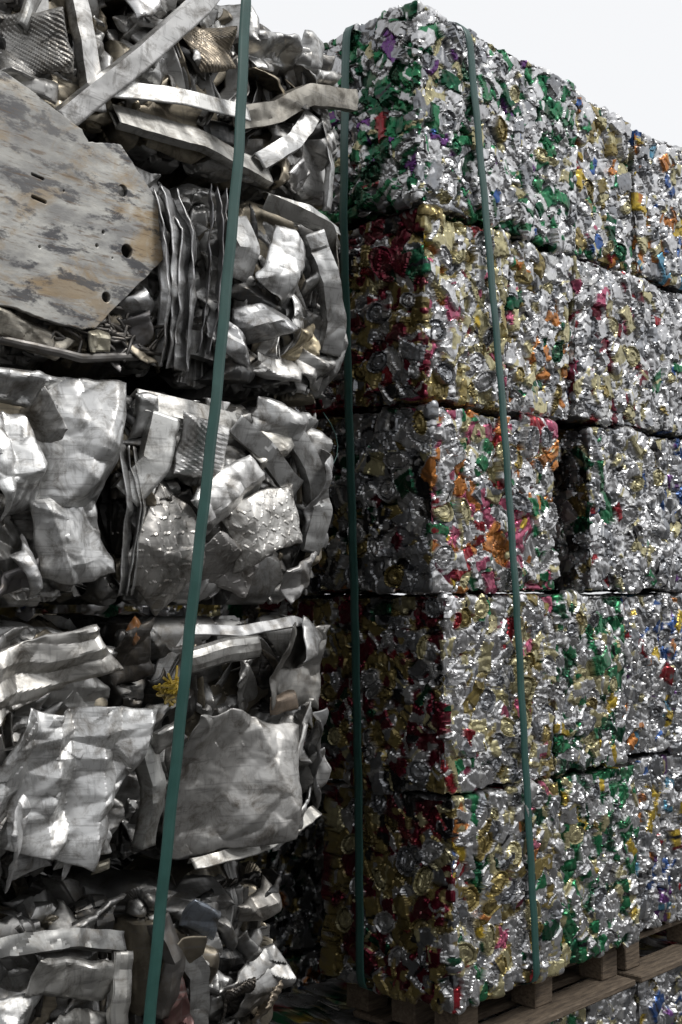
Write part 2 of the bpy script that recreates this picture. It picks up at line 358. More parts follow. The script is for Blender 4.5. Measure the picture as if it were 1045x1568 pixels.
class Pieces:
    def __init__(s,seed): s.V=[];s.F=[];s.C=[];s.o=0;s.rnd=random.Random(seed);s.k=seed*100;s.dark=1.0;s.bounds=None
    def _add(s,V,F,C):
        s.V.append(V);s.F.append(F+s.o);s.C.append(C);s.o+=len(V)
    def col(s,col,n,UV):
        if col is None:
            g=s.rnd.uniform(.30,.70)*s.dark; t=s.rnd.random()
            col=(g,g*.99,g*.965)
            if t>.86: col=(g*.8,g*.7,g*.54)
            elif t<.15: col=(g*.20,g*.20,g*.20)
        else: col=tuple(min(.86,v*.93) for v in col)
        c=np.tile(np.array(col,np.float32),(n,1))
        s.k+=1
        q=vnoise(UV*14,s.k); c=c*(.76+.30*q[:,None])
        return np.concatenate([c,np.ones((n,1))],1)
    def sheet(s,cen,w,h,rot=0,tx=0,ty=0,folds=3,amp=.6,col=None,res=.0042,quad=None,tread=False,curl=.0,scale=None,soft=0,metal=1.0,corr=None,crum=1.0):
        rnd=s.rnd; n=max(6,int(w/res)); m=max(6,int(h/res))
        a,b=np.meshgrid(np.linspace(-1,1,n),np.linspace(-1,1,m),indexing='ij'); a=a.ravel();b=b.ravel()
        if quad is None: quad=[(-1+rnd.uniform(-.1,.4),-1+rnd.uniform(-.1,.4)),(1-rnd.uniform(-.1,.4),-1+rnd.uniform(-.1,.4)),(1-rnd.uniform(-.1,.4),1-rnd.uniform(-.1,.4)),(-1+rnd.uniform(-.1,.4),1-rnd.uniform(-.1,.4))]
        q=np.array(quad,float); sa=(a+1)/2; sb=(b+1)/2
        X=((1-sa)*(1-sb))[:,None]*q[0]+(sa*(1-sb))[:,None]*q[1]+(sa*sb)[:,None]*q[2]+((1-sa)*sb)[:,None]*q[3]
        x=X[:,0]*w/2; y=X[:,1]*h/2; s.k+=3
        UV=np.stack([x,y,np.full_like(x,s.k*.37)],1)
        wob=v3(UV*9,s.k)*.05
        ex=np.maximum(np.abs(a),np.abs(b))**6
        x=x+wob[:,0]*(.2+.5*ex)+(vnoise(UV*40,s.k+5)-.5)*.010*ex; y=y+wob[:,1]*(.2+.5*ex)+(vnoise(UV*40,s.k+6)-.5)*.010*ex
        z=np.zeros_like(x); big=min(w,h)
        for i in range(folds):
            th=rnd.uniform(0,3.14); c0=rnd.uniform(-.35,.35)*big; sl=amp*rnd.uniform(.35,1)*rnd.choice([-1,1])
            dd=(x*math.cos(th)+y*math.sin(th))-c0+wob[:,2]*.25
            ad=np.abs(dd)
            if soft: ad=np.sqrt(dd*dd+soft*soft*.3)
            z=z+sl*ad
            kx=.35*abs(sl)*np.sign(dd)*ad
            x=x-kx*math.cos(th)*.5; y=y-kx*math.sin(th)*.5
        z=z-z.mean(); lim=big*.36
        z=lim*np.tanh(z/lim)
        z=z+curl*(a*a)*w*.5
        if crum:
            e1,_=env2(UV+wob*.3,s.k%89+7,.10); e2,_=env2(UV+wob*.2,s.k%83+8,.04)
            z=z+crum*((e1-.4)*.017+(e2-.4)*.0032)
        z=z-.016*ex
        z=z+(vnoise(UV*22,s.k+1)-.5)*.0014+(vnoise(UV*90,s.k+1)-.5)*.0004
        if corr: z=z+corr[1]*tri((UV[:,0]*math.cos(corr[2])+UV[:,1]*math.sin(corr[2])+wob[:,0])/corr[0])
        if tread:
            cs=.027; iu=np.floor(UV[:,0]/cs); iv=np.floor(UV[:,1]/cs); fu=UV[:,0]/cs-iu-.5; fv=UV[:,1]/cs-iv-.5
            sg=np.where((iu+iv)%2==0,1,-1)
            la=(fu+fv*sg)*.707; lb=(fu-fv*sg)*.707
            z=z+.0018*((np.abs(la)<.34)&(np.abs(lb)<.08))
        c,sn=math.cos(rot),math.sin(rot)
        L=np.stack([x*c-y*sn,-z,x*sn+y*c],1)   # face frame: +x, outward -y, +z
        R_=np.array((Matrix.Rotation(tx,3,'X')@Matrix.Rotation(ty,3,'Z')))
        L=L@R_.T+np.array(cen)
        C=s.col(col,len(L),UV); C[:,3]=metal
        s._add(L,gridF(n,m),C)
    def ribbon(s,pts,w,prof='flat',roll=0,col=None,res=.008,dent=.004,metal=1.0):
        rnd=s.rnd; P=[np.array(p,float) for p in pts]
        path=[]
        for i in range(len(P)-1):
            n=max(2,int(np.linalg.norm(P[i+1]-P[i])/res))
            for j in range(n): path.append(P[i]+(P[i+1]-P[i])*j/n)
        path.append(P[-1]); path=np.array(path)
        if len(path)>6 and len(pts)>2:
            path[1:-1]=(path[:-2]+2*path[1:-1]+path[2:])/4
        T=np.gradient(path,axis=0); T/=np.linalg.norm(T,axis=1,keepdims=True)
        n0=np.array([0,-1,0.]); Wd=np.cross(T,n0); Wd/=np.maximum(np.linalg.norm(Wd,axis=1,keepdims=True),1e-6); Nn=np.cross(Wd,T)
        c,sn=math.cos(roll),math.sin(roll); W2=Wd*c+Nn*sn; N2=-Wd*sn+Nn*c
        if prof=='flat': pr=[(-.5,0),(0,.0),(.5,0)]
        elif prof=='L': pr=[(-.5,-.6),(-.5,0),(0,0),(.5,0)]
        elif prof=='U': pr=[(-.5,-.6),(-.5,0),(0,0.03),(.5,0),(.5,-.6)]
        elif prof=='box': pr=[(-.5,-.35),(-.5,0),(.5,0),(.5,-.35),(-.5,-.35)]
        else: pr=[(.5*math.cos(t),.5*math.sin(t)*.7) for t in np.linspace(0,6.283,11)]
        q=[]
        for i in range(len(pr)-1):
            for j in range(4): q.append((pr[i][0]+(pr[i+1][0]-pr[i][0])*j/4,pr[i][1]+(pr[i+1][1]-pr[i][1])*j/4))
        q.append(pr[-1]); q=np.array(q)*w
        V=path[:,None,:]+q[None,:,0,None]*W2[:,None,:]+q[None,:,1,None]*N2[:,None,:]
        V=V.reshape(-1,3); s.k+=2
        V=V+v3(V*11,s.k)*dent*1.6+v3(V*40,s.k)*dent*.30
        e,_=env2(np.stack([V[:,0],V[:,2],V[:,1]],1),s.k%97+9,.055)
        V[:,1]-=(e-.4)*dent*1.8
        C=s.col(col,len(V),V); C[:,3]=metal
        s._add(V,gridF(len(path),len(q)),C)
    def finish(s,name,parent,thick=.0028):
        V=np.concatenate(s.V)
        if s.bounds:     # the press squashes everything to the bale's box
            x0,x1,z0,z1=s.bounds
            for ax,lo,hi in ((0,x0+.004,x1-.004),(2,z0+.008,z1-.008)):
                o=np.maximum(V[:,ax]-hi,0)+np.maximum(lo-V[:,ax],0)
                V[:,ax]=np.clip(V[:,ax],lo,hi)+np.sign(V[:,ax]-(lo+hi)/2)*o*.06
                V[:,1]+=o*.8
        ob=mk_mesh(name,V,np.concatenate(s.F),np.concatenate(s.C),M_scrap,True,parent,15)
        m=ob.modifiers.new('thickness','SOLIDIFY'); m.thickness=thick; m.offset=0
        return ob
# ================================================================== LEFT STACK
Z=lambda z:z+ZC
bT =scrap_bale(-1.16,-.41,1.065,1.56,seed=3,nshard=56)
bT2=scrap_bale(-1.98,-1.17,1.065,1.60,seed=4,nshard=46)
b1r=scrap_bale(-.955,-.42,.515,1.055,seed=5,nshard=50)
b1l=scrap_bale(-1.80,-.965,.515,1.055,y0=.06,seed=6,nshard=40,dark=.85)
b2r=scrap_bale(-1.185,-.45,-.045,.505,seed=8,nshard=52)
b2l=scrap_bale(-1.98,-1.20,-.045,.505,seed=9,nshard=40,sz=1.2)
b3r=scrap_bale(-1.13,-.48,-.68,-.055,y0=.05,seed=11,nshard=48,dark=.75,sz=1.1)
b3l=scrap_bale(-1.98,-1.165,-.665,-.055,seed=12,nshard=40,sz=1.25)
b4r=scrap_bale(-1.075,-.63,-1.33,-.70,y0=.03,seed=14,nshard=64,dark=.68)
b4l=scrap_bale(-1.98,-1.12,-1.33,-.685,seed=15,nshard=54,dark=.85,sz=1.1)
for i,(a,b_) in enumerate([(-2.8,-2.0)]):
    for j,(z0,z1) in enumerate([(-1.33,-.69),(-.68,-.055),(-.045,.505),(.515,1.055),(1.065,1.58)]):
        scrap_bale(a,b_,z0,z1,seed=30+j,step=.009,nshard=14)
for a,b_ in ((-1.98,-1.2),(-1.19,-.6),(-2.8,-2.0)):
    scrap_bale(a,b_,-2.04,-1.345,seed=41+int(a*-3),step=.009,nshard=14,dark=.6)
# --- hero pieces : top bale bars
WH=(.80,.79,.77)
pc=Pieces(101)
pc.ribbon([(-1.36,-.03,Z(1.06)),(-1.15,-.05,Z(1.27)),(-.96,-.045,Z(1.47)),(-.90,-.02,Z(1.54))],.052,'L',roll=-.15,col=WH,dent=.0015)
pc.ribbon([(-1.24,-.02,Z(1.175)),(-1.02,-.035,Z(1.215)),(-.80,-.03,Z(1.235))],.045,'L',roll=.25,col=(.70,.70,.68),dent=.0015)
pc.ribbon([(-1.20,-.005,Z(1.13)),(-.96,-.02,Z(1.135)),(-.71,-.02,Z(1.10))],.06,'box',roll=.5,col=(.54,.53,.50),dent=.003)
pc.ribbon([(-.84,-.02,Z(1.215)),(-.70,-.035,Z(1.27)),(-.58,-.04,Z(1.35)),(-.39,-.03,Z(1.39))],.055,'U',roll=-.1,col=(.52,.49,.43),dent=.005)
pc.ribbon([(-.76,-.03,Z(1.12)),(-.65,-.05,Z(1.20)),(-.55,-.02,Z(1.31))],.045,'U',roll=.3,col=(.66,.66,.65),dent=.004)
pc.ribbon([(-1.32,-.01,Z(1.42)),(-1.29,-.02,Z(1.27)),(-1.25,-.01,Z(1.12))],.045,'U',roll=.1,col=WH,dent=.002)
pc.ribbon([(-1.46,-.01,Z(1.25)),(-1.42,-.02,Z(1.36)),(-1.35,-.01,Z(1.50))],.03,'tube',col=(.6,.6,.58),dent=.005)
pc.ribbon([(-.50,-.01,Z(1.30)),(-.475,-.02,Z(1.18)),(-.47,.0,Z(1.06))],.045,'L',roll=.5,col=(.72,.72,.71),dent=.003)
pc.sheet((-.90,-.01,Z(1.38)),.20,.16,.3,.2,-.2,4,.6,col=(.42,.36,.28),corr=(.009,.003,.7))
pc.sheet((-1.42,-.01,Z(1.23)),.22,.2,.3,.1,-.1,4,.5,col=(.40,.39,.37),corr=(.009,.003,.7))
pc.sheet((-.60,-.01,Z(1.13)),.16,.10,-.5,.3,.2,3,.7,col=(.68,.67,.66))
pc.sheet((-.70,-.01,Z(1.45)),.24,.14,.3,.2,.1,4,.6,col=(.64,.64,.63),crum=1.6)
pc.sheet((-.52,-.0,Z(1.48)),.15,.12,.1,.2,.4,2,.5,col=(.55,.55,.54),soft=.01)
pc.sheet((-1.12,-.0,Z(1.44)),.16,.12,.4,.3,.2,4,.8,col=(.62,.62,.62),crum=1.6)
pc.sheet((-.86,.0,Z(1.18)),.16,.08,.1,.3,.1,3,.6,col=(.10,.10,.10))
pc.sheet((-1.44,-.03,Z(1.11)),.20,.06,-.15,.3,.1,3,.6,col=(.45,.44,.42))
pc.finish('bent_bars',bT)
# --- layer 1 right
pc=Pieces(102)
for k in range(4):
    x=-1.06+k*.026+random.uniform(-.004,.004)
    pc.ribbon([(x-.02,-.0+.012*random.random(),Z(.99-.03*random.random())),(x+.012*random.uniform(-1,1),-.03,Z(.88)),(x+.01*random.uniform(-1,1),-.035,Z(.72)),(x+.012,-.0,Z(.545))],.05,random.choice(['flat','L']),roll=.7+.35*random.uniform(-1,1),col=(.68,.68,.68),dent=.007)
for k in range(3):
    x=-.91+k*.03
    pc.ribbon([(x,.0,Z(1.02)),(x-.02*random.random(),-.02,Z(.90)),(x-.04*random.random(),-.01,Z(.76)),(x-.02,.01,Z(.60))],.045,'flat',roll=1.0+random.uniform(-.3,.3),col=(.36,.36,.37),dent=.007)
pc.sheet((-.665,-.045,Z(.86)),.18,.24,-.35,.1,.25,2,.5,col=(.90,.90,.89),soft=.004,crum=1.0)
pc.ribbon([(-.74,-.03,Z(1.02)),(-.61,-.045,Z(1.0)),(-.51,-.04,Z(.985)),(-.45,-.0,Z(.95))],.04,'U',roll=-.5,col=(.52,.51,.48),dent=.003)
pc.ribbon([(-.70,-.02,Z(1.035)),(-.57,-.035,Z(1.03)),(-.45,-.02,Z(1.0))],.03,'L',roll=.4,col=(.68,.68,.66),dent=.003)
pc.ribbon([(-.57,-.04,Z(.97)),(-.52,-.055,Z(.86)),(-.475,-.04,Z(.74)),(-.48,-.02,Z(.65))],.055,'U',roll=-.3,col=(.70,.70,.69),dent=.005)
pc.ribbon([(-.455,-.01,Z(.99)),(-.445,-.01,Z(.82)),(-.45,0,Z(.66))],.05,'L',roll=.9,col=(.40,.38,.35),dent=.004)
pc.ribbon([(-.83,-.02,Z(.96)),(-.80,-.04,Z(.88)),(-.81,-.01,Z(.80))],.085,'U',roll=.2,col=(.70,.70,.69),dent=.003)
pc.sheet((-.74,-.03,Z(.70)),.17,.14,.5,.2,-.2,4,.8,col=(.66,.66,.66),crum=1.8)
pc.sheet((-.59,-.035,Z(.66)),.18,.15,.2,.2,.1,3,.8,col=(.62,.53,.36),crum=1.8)
pc.sheet((-.83,-.01,Z(.63)),.18,.13,-.3,.2,.1,4,.8,col=(.55,.55,.55),crum=1.8)
pc.sheet((-.53,-.02,Z(.60)),.16,.10,-.3,.2,.1,3,.8,col=(.62,.61,.59),crum=1.8)
pc.sheet((-.70,-.02,Z(.59)),.20,.08,-.1,.2,.1,3,.8,col=(.60,.59,.57),crum=1.8)
pc.finish('folded_profiles',b1r)
# --- layer 1 left : stained plate with holes, dark tangle at its foot
def plate(name,outline,holes,slots,parent,y,thick,mat,tilt=(0,0)):
    cu=bpy.data.curves.new(name,'CURVE'); cu.dimensions='2D'; cu.fill_mode='BOTH'; cu.extrude=thick/2; cu.bevel_depth=.002; cu.bevel_resolution=1
    cx=sum(p[0] for p in outline)/len(outline); cz=sum(p[1] for p in outline)/len(outline)
    def spl(pts):
        s=cu.splines.new('POLY'); s.points.add(len(pts)-1)
        for i,p in enumerate(pts): s.points[i].co=(p[0]-cx,p[1]-cz,0,1)
        s.use_cyclic_u=True
    o=[]
    n=len(outline)
    for i in range(n):
        a,b=outline[i],outline[(i+1)%n]
        for j in range(14):
            t=j/14; w=.002*math.sin(37*(a[0]+t*(b[0]-a[0]))+51*(a[1]+t*(b[1]-a[1])))
            o.append((a[0]+(b[0]-a[0])*t+w+random.uniform(-.0012,.0012),a[1]+(b[1]-a[1])*t+w+random.uniform(-.001,.001)))
    spl(o)
    for hx,hz,r in holes: spl([(hx+r*math.cos(t),hz+r*math.sin(t)) for t in np.linspace(0,2*math.pi,20,endpoint=False)])
    for hx,hz,l,r in slots: spl([(hx+(l if math.cos(t)>0 else -l)+r*math.cos(t),hz+r*math.sin(t)+.15*(l if math.cos(t)>0 else -l)*-1) for t in np.linspace(0,2*math.pi,20,endpoint=False)])
    tmp=bpy.data.objects.new(name+'_tmp',cu); bpy.context.collection.objects.link(tmp)
    bpy.context.view_layer.update()
    me=bpy.data.meshes.new_from_object(tmp); bpy.data.objects.remove(tmp)
    ob=bpy.data.objects.new(name,me); bpy.context.collection.objects.link(ob); me.materials.clear(); me.materials.append(mat)
    ob.location=(cx,y,Z(cz)); ob.rotation_euler=(math.pi/2+tilt[0],0,tilt[1]); ob.parent=parent
    return ob
plate('stained_end_plate',[(-1.82,1.16),(-1.52,1.12),(-1.315,1.055),(-1.295,1.03),(-1.205,1.045),(-1.09,.935),(-1.07,.80),(-1.265,.605),(-1.30,.595),(-1.50,.615),(-1.82,.60)],
  [(-1.195,.94,.016),(-1.178,.80,.018),(-1.235,.68,.014),(-1.248,.83,.006),(-1.265,.795,.006),(-1.22,.775,.004),(-1.42,.76,.005),(-1.36,.90,.004)],
  [(-1.425,.865,.016,.006),(-1.43,.915,.014,.005)],b1l,-.025,.010,M_plate,(.02,.03))
pc=Pieces(103)
for k in range(30):
    x=-1.36+.30*random.random(); z=.565+.10*random.random()
    pc.ribbon([(x+random.gauss(0,.03),-.0,Z(z+random.gauss(0,.02))) for _ in range(4)],.006,'tube',col=(.16,.15,.14),res=.006)
pc.sheet((-1.44,-.01,Z(.565)),.30,.07,-.15,.2,0,3,.3,col=(.58,.54,.46))
pc.sheet((-1.15,-.0,Z(.60)),.18,.12,.7,.2,.3,4,.8,col=(.25,.24,.24))
pc.sheet((-1.24,-.02,Z(.565)),.09,.05,.1,.2,.3,2,.4,col=(.60,.56,.44))
pc.sheet((-1.12,-.01,Z(.66)),.12,.16,.8,.2,.3,4,.8,col=(.45,.45,.45))
pc.ribbon([(-1.5,-.0,Z(.545)),(-1.3,-.02,Z(.53)),(-1.12,.01,Z(.56))],.018,'tube',col=(.2,.19,.18))
pc.finish('wire_and_offcuts',b1l)
# --- layer 2 right
pc=Pieces(104)
pc.sheet((-.75,-.06,Z(.165)),.28,.18,.42,.15,-.2,2,.35,col=(.82,.80,.76),tread=True,res=.003,quad=[(-1,-.8),(.9,-1),(1,.8),(-.8,1)],crum=.6)
pc.sheet((-1.04,-.03,Z(.10)),.22,.24,-.7,.1,.15,2,.4,col=(.56,.54,.51),tread=True,res=.003,crum=.7)
pc.sheet((-.86,-.03,Z(.07)),.28,.14,-.3,.25,0,2,.5,col=(.52,.50,.48),tread=True,res=.003,crum=.7)
pc.sheet((-.95,-.055,Z(.33)),.22,.17,-.15,.1,.05,2,.35,col=(.86,.85,.83),corr=(.012,.0015,1.4),crum=.6)
pc.sheet((-.86,-.055,Z(.24)),.26,.14,.55,.25,.1,2,.5,col=(.82,.81,.79),crum=1.)
pc.ribbon([(-1.13,-.01,Z(.455)),(-.98,-.03,Z(.44)),(-.82,-.02,Z(.425))],.055,'U',roll=.4,col=(.68,.67,.64),dent=.002)
pc.ribbon([(-1.17,-.02,Z(.22)),(-1.10,-.045,Z(.30)),(-1.07,-.04,Z(.42))],.07,'L',roll=.3,col=(.70,.70,.68),dent=.003)
pc.ribbon([(-.86,-.05,Z(.42)),(-.76,-.06,Z(.36)),(-.68,-.05,Z(.29)),(-.61,-.02,Z(.27))],.05,'U',roll=-.4,col=(.70,.70,.69),dent=.003)
pc.ribbon([(-.65,-.04,Z(.42)),(-.58,-.05,Z(.34)),(-.53,-.04,Z(.22)),(-.55,-.01,Z(.10))],.055,'U',roll=-.2,col=(.60,.60,.59),dent=.004)
pc.sheet((-.64,-.03,Z(.43)),.26,.10,-.2,.3,.1,3,.6,col=(.66,.66,.65),crum=1.6)
pc.sheet((-.72,-.03,Z(.38)),.14,.13,.4,.2,.1,3,.7,col=(.58,.56,.51),crum=1.6)
pc.sheet((-.52,-.02,Z(.26)),.14,.34,.1,.1,.6,3,.5,col=(.60,.60,.60),soft=.006,crum=1.3)
pc.sheet((-.58,-.02,Z(.05)),.22,.10,.5,.2,.3,3,.6,col=(.44,.43,.42),soft=.01)
pc.sheet((-1.11,-.02,Z(.42)),.08,.13,.1,.2,.1,3,.6,col=(.70,.70,.69))
pc.sheet((-.98,-.0,Z(.19)),.18,.10,.2,.3,.1,4,.7,col=(.10,.095,.09))
for k in range(3):
    pc.ribbon([(-1.18+k*.020,-.01,Z(.34)),(-1.165+k*.02+random.uniform(-.01,.01),-.03,Z(.2)),(-1.17+k*.018,.0,Z(-.01))],.04,'flat',roll=.8+random.uniform(-.3,.3),col=(.52,.52,.51),dent=.005)
pc.finish('tread_plate_and_profiles',b2r)
# --- layer 2 left
pc=Pieces(105)
LG=(.76,.76,.75)
pc.sheet((-1.32,-.03,Z(.33)),.26,.32,-.05,.05,.1,3,.45,col=LG,soft=.004,quad=[(-.9,-1),(1,-1),(1,1),(-.8,.95)],crum=1.2)
pc.sheet((-1.33,-.035,Z(.12)),.26,.26,.2,.1,-.1,4,.55,col=(.72,.72,.71),soft=.004,crum=1.3)
pc.sheet((-1.48,-.05,Z(.26)),.20,.30,.25,.1,.2,3,.6,col=(.82,.82,.81),soft=.004,crum=1.3)
pc.sheet((-1.47,-.02,Z(.44)),.26,.10,-.1,.3,0,3,.6,col=(.64,.64,.63),crum=1.6)
pc.sheet((-1.42,-.03,Z(.05)),.12,.11,.5,.3,.3,3,.8,col=(.62,.62,.62),crum=1.6)
pc.sheet((-1.46,-.01,Z(.01)),.16,.08,.5,.3,.3,4,.8,col=(.20,.19,.19),crum=2)
pc.sheet((-1.75,-.03,Z(.25)),.4,.45,.3,.1,.1,5,.5,col=LG,soft=.01)
pc.finish('folded_sheets',b2l)
# --- layer 3 right : big grey sheets
pc=Pieces(106)
pc.sheet((-.83,-.055,Z(-.45)),.46,.40,.10,.08,.05,4,.36,col=(.52,.51,.49),soft=.006,res=.004,quad=[(-.95,-1),(.45,-.95),(1,.40),(-.75,1)],crum=.9)
pc.sheet((-.63,-.035,Z(-.44)),.16,.30,-.35,.1,.5,2,.6,col=(.64,.63,.61),soft=.004,res=.004,crum=.8)
pc.sheet((-.62,-.02,Z(-.20)),.32,.24,-.1,.15,.35,3,.35,col=(.30,.29,.27),soft=.006,crum=1.)
pc.sheet((-.55,-.02,Z(-.15)),.20,.15,-.5,.2,.6,2,.4,col=(.54,.54,.53),soft=.008,crum=1.)
pc.sheet((-.66,-.04,Z(-.30)),.14,.06,.05,.1,.3,1,.2,col=(.34,.27,.21),soft=.01,crum=.4)
pc.ribbon([(-1.00,-.04,Z(-.17)),(-.88,-.055,Z(-.145)),(-.77,-.03,Z(-.14))],.06,'tube',col=(.66,.65,.62),dent=.003)
pc.ribbon([(-.97,-.02,Z(-.095)),(-.82,-.035,Z(-.10)),(-.62,-.03,Z(-.08)),(-.52,0,Z(-.10))],.03,'L',roll=.6,col=(.42,.42,.42),dent=.004)
pc.ribbon([(-1.12,-.02,Z(-.32)),(-1.08,-.04,Z(-.45)),(-1.09,-.02,Z(-.60))],.055,'U',roll=.4,col=(.50,.50,.48),dent=.005)
pc.sheet((-1.06,-.04,Z(-.35)),.09,.08,.3,.2,.2,2,.4,col=(.64,.63,.60))
pc.sheet((-.53,-.01,Z(-.42)),.12,.34,.3,.2,.9,4,.5,col=(.30,.30,.30),soft=.006,crum=1.4)
pc.sheet((-.62,-.02,Z(-.61)),.28,.09,.25,.3,.1,3,.7,col=(.62,.62,.61),crum=1.4)
pc.ribbon([(-.97,-.03,Z(-.655)),(-.77,-.045,Z(-.645)),(-.63,-.04,Z(-.61)),(-.53,-.02,Z(-.58))],.03,'L',roll=.7,col=(.50,.49,.46),dent=.006)
pc.sheet((-1.11,-.0,Z(-.14)),.13,.16,.2,.2,.1,3,.5,col=(.05,.045,.04),metal=.3)
pc.sheet((-1.14,-.02,Z(-.11)),.05,.05,.8,.2,.1,2,.5,col=(.24,.10,.03),metal=.1)
for k in range(34):
    x=-1.05;z=-.235
    pc.ribbon([(x+random.gauss(0,.02),-.045+random.gauss(0,.01),Z(z+random.gauss(0,.014))) for _ in range(4)],.006,'flat',col=(.50,.35,.03),res=.006,metal=.0)
pc.finish('large_grey_sheets',b3r)
# --- layer 3 left : long folds
pc=Pieces(107)
pc.sheet((-1.34,-.04,Z(-.41)),.36,.44,-.35,.05,.1,4,.45,col=(.76,.76,.75),soft=.003,corr=(.11,.034,.25),res=.004,crum=1.5)
pc.sheet((-1.38,-.03,Z(-.17)),.36,.15,.35,.2,0,3,.45,col=(.68,.66,.62),corr=(.06,.016,1.4),crum=1.)
pc.sheet((-1.45,-.04,Z(-.53)),.24,.24,.3,.1,.2,4,.55,col=(.66,.66,.66),crum=1.5)
pc.sheet((-1.26,-.02,Z(-.57)),.24,.12,.2,.3,.1,4,.7,col=(.68,.68,.67),crum=1.5)
pc.sheet((-1.75,-.03,Z(-.35)),.4,.5,.3,.1,.1,5,.5,col=LG,soft=.01,corr=(.05,.012,.5))
pc.sheet((-1.225,-.02,Z(-.62)),.06,.03,.1,.2,.1,1,.2,col=(.68,.64,.52))
pc.finish('corrugated_folds',b3l)
# --- layer 4
pc=Pieces(108)
pc.sheet((-1.29,-.04,Z(-.86)),.30,.10,-.25,.3,.1,2,.4,col=(.62,.61,.58),soft=.003)
pc.sheet((-1.31,-.03,Z(-1.0)),.32,.20,-.2,.15,.1,3,.45,col=(.60,.59,.56),soft=.004,crum=1.3)
pc.sheet((-1.46,-.03,Z(-.93)),.22,.18,-.3,.15,.1,4,.5,col=(.60,.60,.59),crum=1.6)
pc.ribbon([(-1.5,-.02,Z(-.75)),(-1.3,-.035,Z(-.76)),(-1.16,-.02,Z(-.80))],.04,'U',roll=.4,col=(.36,.36,.35),dent=.006)
pc.ribbon([(-1.17,-.02,Z(-.82)),(-1.19,-.04,Z(-.95)),(-1.18,-.02,Z(-1.1))],.06,'tube',roll=.4,col=(.54,.53,.50),dent=.006)
pc.finish('bent_panels',b4l)
pc=Pieces(109)
pc.sheet((-.82,-.02,Z(-1.0)),.13,.16,.3,.2,.1,4,.7,col=(.12,.11,.10),corr=(.010,.004,.7))
pc.sheet((-.74,-.03,Z(-1.06)),.12,.16,.3,.2,.5,3,.6,col=(.30,.25,.19),corr=(.014,.004,.7))
pc.sheet((-.92,-.02,Z(-.80)),.14,.10,-.4,.2,.1,3,.5,col=(.36,.40,.46))
pc.sheet((-.74,-.02,Z(-.79)),.16,.10,.3,.2,.2,4,.8,col=(.43,.41,.38),crum=1.5)
pc.sheet((-1.0,-.02,Z(-1.02)),.10,.22,.3,.2,.1,4,.7,col=(.15,.08,.075),crum=1.5)
pc.ribbon([(-1.05,-.02,Z(-.77)),(-1.01,-.04,Z(-.87)),(-1.04,-.02,Z(-1.0))],.05,'U',roll=.4,col=(.20,.19,.18),dent=.006)
pc.ribbon([(-.99,-.02,Z(-.84)),(-.95,-.04,Z(-.92)),(-.94,-.02,Z(-1.05))],.05,'U',roll=-.4,col=(.48,.48,.47),dent=.006)
pc.finish('shredded_offcuts',b4r)
# ================================================================== RIGHT ROW (can bales)
CB=can_bale
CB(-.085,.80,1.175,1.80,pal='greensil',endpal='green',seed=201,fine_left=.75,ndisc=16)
CB(.81,1.19,1.19,1.79,y0=.02,pal='mixed',seed=202,ndisc=8)
CB(1.21,1.85,1.20,1.765,y0=.01,pal='orangeblue',seed=203,ndisc=10,step=.0046)
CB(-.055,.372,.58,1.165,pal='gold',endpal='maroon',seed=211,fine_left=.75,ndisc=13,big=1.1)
CB(.385,.76,.585,1.17,y0=.015,pal='mixed',seed=212,ndisc=8)
CB(.77,1.29,.60,1.18,y0=.0,pal='redsil',seed=213,ndisc=8,step=.0042)
CB(1.305,1.9,.61,1.19,y0=.02,pal='silver',seed=214,ndisc=8,step=.0046)
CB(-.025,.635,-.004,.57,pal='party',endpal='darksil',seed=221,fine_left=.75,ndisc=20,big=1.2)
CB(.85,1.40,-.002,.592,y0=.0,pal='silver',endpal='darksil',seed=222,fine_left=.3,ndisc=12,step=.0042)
CB(1.42,2.0,-.004,.60,y0=.02,pal='bluesil',seed=223,ndisc=8,step=.0046)
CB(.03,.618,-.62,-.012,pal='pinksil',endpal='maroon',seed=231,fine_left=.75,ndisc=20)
CB(.64,1.085,-.615,-.012,y0=.012,pal='greengold',seed=232,ndisc=9)
CB(1.10,1.70,-.61,-.01,y0=.03,pal='bluesil',seed=233,ndisc=9,step=.0046)
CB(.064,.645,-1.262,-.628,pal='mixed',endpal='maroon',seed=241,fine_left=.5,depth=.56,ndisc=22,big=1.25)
CB(.66,1.15,-1.262,-.625,y0=.01,pal='greengold',seed=242,ndisc=10)
CB(1.19,1.80,-1.262,-.62,y0=.04,pal='bluesil',seed=243,ndisc=10,step=.0046)
for j,(z0,z1) in enumerate([(-1.262,-.63),(-.62,-.01),(0,.59),(.60,1.18),(1.19,1.76)]):
    CB(2.03,2.62,z0,z1,y0=.01,pal=random.choice(['silver','mixed','greengold','redsil']),seed=260+j*3,ndisc=3,step=.009)
for i,(a,b_) in enumerate([(-.02,.62),(.63,1.22),(1.24,1.86),(1.88,2.5)]):
    CB(a,b_,-2.04,-1.425,y0=.06,pal=['mixed','silver','bluesil','redsil'][i],seed=280+i,ndisc=8,step=.006)
for j,(z0,z1,p) in enumerate([(-2.04,-1.35,'mixed'),(-1.34,-.66,'darksil'),(-.65,-.02,'mixed'),(-.01,.58,'silver'),(.59,1.18,'gold'),(1.19,1.76,'party')]):
    CB(-1.3,-.3,z0,z1,y0=1.0,pal=p,seed=300+j,ndisc=6,step=.010,dens=.2)
    CB(-.29,.55,z0,z1,y0=1.0,pal=p,seed=310+j,ndisc=6,step=.007,dens=.6)
    CB(.56,1.5,z0,z1,y0=1.0,pal=p,seed=320+j,ndisc=6,step=.012,dens=.2)
